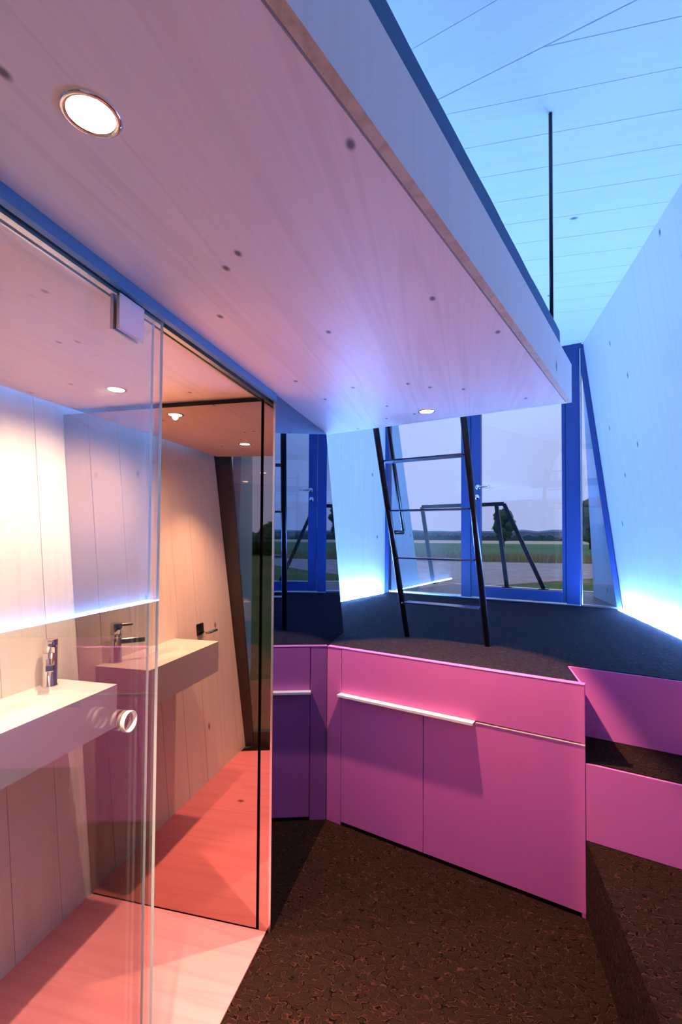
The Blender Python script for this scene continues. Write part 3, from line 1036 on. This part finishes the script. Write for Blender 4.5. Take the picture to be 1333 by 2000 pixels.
tp = thing('basin_tap', 'chrome single lever basin tap standing at the back of the white basin', 'tap', (-1.557, 1.572, BZ1))
T0 = Vector((-1.557, 1.572, BZ1))
TD = Vector((0.69, -0.72, 0)).normalized()      # the spout is swung towards the door
TS = Z3.cross(TD)
lathe('tap_body', [(0.0, 0.0), (0.029, 0.0), (0.029, 0.004), (0.0255, 0.006), (0.0255, 0.128), (0.0, 0.128)], M_CHROME, tp, Matrix.Translation(T0))
lathe('cap', [(0.0, 0.1295), (0.0255, 0.1295), (0.0255, 0.178), (0.023, 0.180), (0.0, 0.180)], M_CHROME, tp, Matrix.Translation(T0))
prism('spout', [(0.018, -0.015), (0.125, -0.015), (0.125, 0.015), (0.018, 0.015)], 0.082, 0.108, M_CHROME, tp, frame(T0, TD, TS, Z3), bevel=0.003)
prism('lever', [(0.015, -0.010), (0.072, -0.008), (0.072, 0.008), (0.015, 0.010)], 0.164, 0.176, M_CHROME, tp, frame(T0, TD, TS, Z3), bevel=0.002)

hd = thing('paper_holder', 'small chrome paper holder on the washroom wall seen in the bronze mirror', 'holder', (xw_left(0.92), 0.768, 0.92))
prism('back_plate', [(-0.035, -0.035), (0.035, -0.035), (0.035, 0.035), (-0.035, 0.035)], 0.0, 0.01, M_STEEL, hd,
      frame((xw_left(0.92) + 0.0005, 0.768, 0.92), (0, 1, 0), upL, nL))
tube('arm', [(xw_left(0.92) + 0.012, 0.768, 0.90), (xw_left(0.92) + 0.055, 0.768, 0.90), (xw_left(0.92) + 0.06, 0.75, 0.90), (xw_left(0.92) + 0.06, 0.66, 0.90)], 0.009, M_CHROME, hd)

# ================================================================== LADDER
ld = thing('loft_ladder', 'black steel ladder with flat treads leaning against the loft', 'ladder', (-0.095, 2.833, ZP))
LT = tan(radians(19.0))
L0 = Vector((-0.319, 2.904, ZP + 0.001))
R0 = Vector((0.131, 2.763, ZP + 0.001))


def on_rail(b0, z):
    s = z - ZP
    return Vector((b0.x, b0.y, 0)) - N1 * (LT * s) + Z3 * z


ztop = 2.50
for b0 in (L0, R0):
    tube('rail', [on_rail(b0, ZP + 0.001), on_rail(b0, ztop)], 0.0165, M_STEEL, ld, n=16)
for zz in (1.123, 1.382, 1.643, 1.903, 2.165, 2.43):
    a_, b_ = on_rail(L0, zz), on_rail(R0, zz)
    dv = N1 * 0.012
    prism('tread', [((b_ - a_).length - 0.014, -0.045), ((b_ - a_).length - 0.014, 0.045), (0.014, 0.045), (0.014, -0.045)],
          0.0, 0.007, M_TREAD, ld, frame(a_ + dv, E1, N1, Z3), bevel=0.001)
hz0 = on_rail(L0, 1.53)
off = N1 * 0.15 + E1 * 0.004
hb_top = on_rail(L0, ztop - 0.02)
tube('hand_bar', [hz0, hz0 + off * 0.93, hz0 + off + (hb_top - hz0).normalized() * 0.011, hb_top + off], 0.0115, M_STEEL, ld, n=10)
tube('hand_bar_bracket', [hb_top, hb_top + off], 0.0115, M_STEEL, ld, n=10)

# ================================================================== TIE ROD, MATTRESS
rod = thing('hanging_rod', 'thin black steel rod hanging from the ceiling to the loft corner', 'rod', (0.345, 2.061, ZLT))
tube('rod', [(0.345, 2.061, ZLT + 0.001), (0.345, 2.061, ZC - 0.001)], 0.0075, M_STEEL, rod)
lathe('collar', [(0.0, 0.0), (0.013, 0.0), (0.010, 0.012), (0.0, 0.012)], M_STEEL, rod, Matrix.Translation((0.345, 2.061, ZLT + 0.001)))
# mattress: soft edge with a slight wobble
e_in = 0.020
m_r0 = C0 - E3 * 0.16 - E1 * e_in
m_r1 = C0 - E3 * 1.96 - E1 * e_in
m_l0 = m_r0 - E1 * 1.15
m_l1 = m_r1 - E1 * 1.15
V, F = [], []
NS = 60
rnd = random.Random(9)
sec = [(0.0, 0.002), (-0.005, 0.03), (-0.004, 0.085), (0.006, 0.110), (0.04, 0.118)]
for i in range(NS + 1):
    k = i / NS
    a_ = m_r0.lerp(m_r1, k)
    b_ = m_l0.lerp(m_l1, k)
    wob = 0.004 * sin(k * 17) + 0.003 * sin(k * 41 + 1) + rnd.uniform(-0.0012, 0.0012)
    row = [a_ - E1 * (d + 0.3 * wob) + Z3 * (ZLT + h + (wob if h > 0.05 else 0)) for d, h in sec]
    row += [b_ + E1 * d + Z3 * (ZLT + h) for d, h in reversed(sec)]
    V += row
n_ = 2 * len(sec)
for i in range(NS):
    for k in range(n_):
        F.append((i * n_ + k, i * n_ + (k + 1) % n_, (i + 1) * n_ + (k + 1) % n_, (i + 1) * n_ + k))
F.append(tuple(range(n_)))
F.append(tuple(NS * n_ + k for k in range(n_))[::-1])
tag(mesh_obj('mattress', V, F, M_MATT, smooth=False), 'dark blue mattress lying on the loft along its open edge', 'mattress')

# ================================================================== LAMPS
def downlight(x, y, label, w=SPOT_W, cone=92, blend=1.0):
    t_ = thing('recessed_spotlight', label, 'spotlight', (x, y, ZL - 0.001))
    zz = ZL - 0.0008
    lathe('trim_ring', [(0.029, 0.0), (0.037, 0.0), (0.038, -0.0015), (0.035, -0.003), (0.031, -0.003), (0.029, -0.0015), (0.029, 0.0)], M_CHROME, t_, Matrix.Translation((x, y, zz)))
    lathe('lens', [(0.0, -0.0005), (0.0285, -0.0005), (0.0285, -0.002), (0.0, -0.0032)], M_BULB, t_, Matrix.Translation((x, y, zz)))
    li = bpy.data.lights.new('spot_light', 'SPOT')
    li.energy = w
    li.color = SPOT_COL
    li.spot_size = radians(cone)
    li.spot_blend = blend
    li.shadow_soft_size = 0.012
    lo = bpy.data.objects.new('spot_light', li)
    COL.objects.link(lo)
    lo.location = (x, y, ZL - 0.012)
    attach(lo, t_)


downlight(-0.474, 0.525, 'bright recessed spotlight nearest the camera, upper left of the loft underside', w=430, cone=74)
downlight(-1.272, 1.562, 'recessed spotlight over the basin, inside the glass washroom', w=95, cone=168)
downlight(-1.265, 0.846, 'recessed spotlight over the washroom seen only in the bronze mirror', w=120, cone=96)
downlight(-0.153, 2.144, 'recessed spotlight at the far end of the loft underside, over the cupboard', w=178, cone=69, blend=0.22)


def led(name, p, q, w, h, mat, label):
    o_ = bar(name, p, q, w, h, Z3.cross((Vector(q) - Vector(p)).normalized()), mat)
    return tag(o_, label, 'led strip')


led('led_strip', (1.262, 2.30, 0.913), (1.262, 4.50, 0.913), 0.014, 0.012, M_LED, 'blue led strip along the foot of the right wall')
fa, fb = W_L0 + nF * 0.040 - E3 * 0.12 + Z3 * 0.913, W_L0 + nF * 0.040 - E3 * 2.05 + Z3 * 0.913
led('led_strip', fa, fb, 0.014, 0.012, M_LED, 'blue led strip along the foot of the far left wall')
led('led_strip', (xl + 0.009, 0.72, ZLT + 0.008), (xl + 0.009, 2.72, ZLT + 0.008), 0.014, 0.012, M_LEDL, 'blue led strip lying on the loft along its wall side')
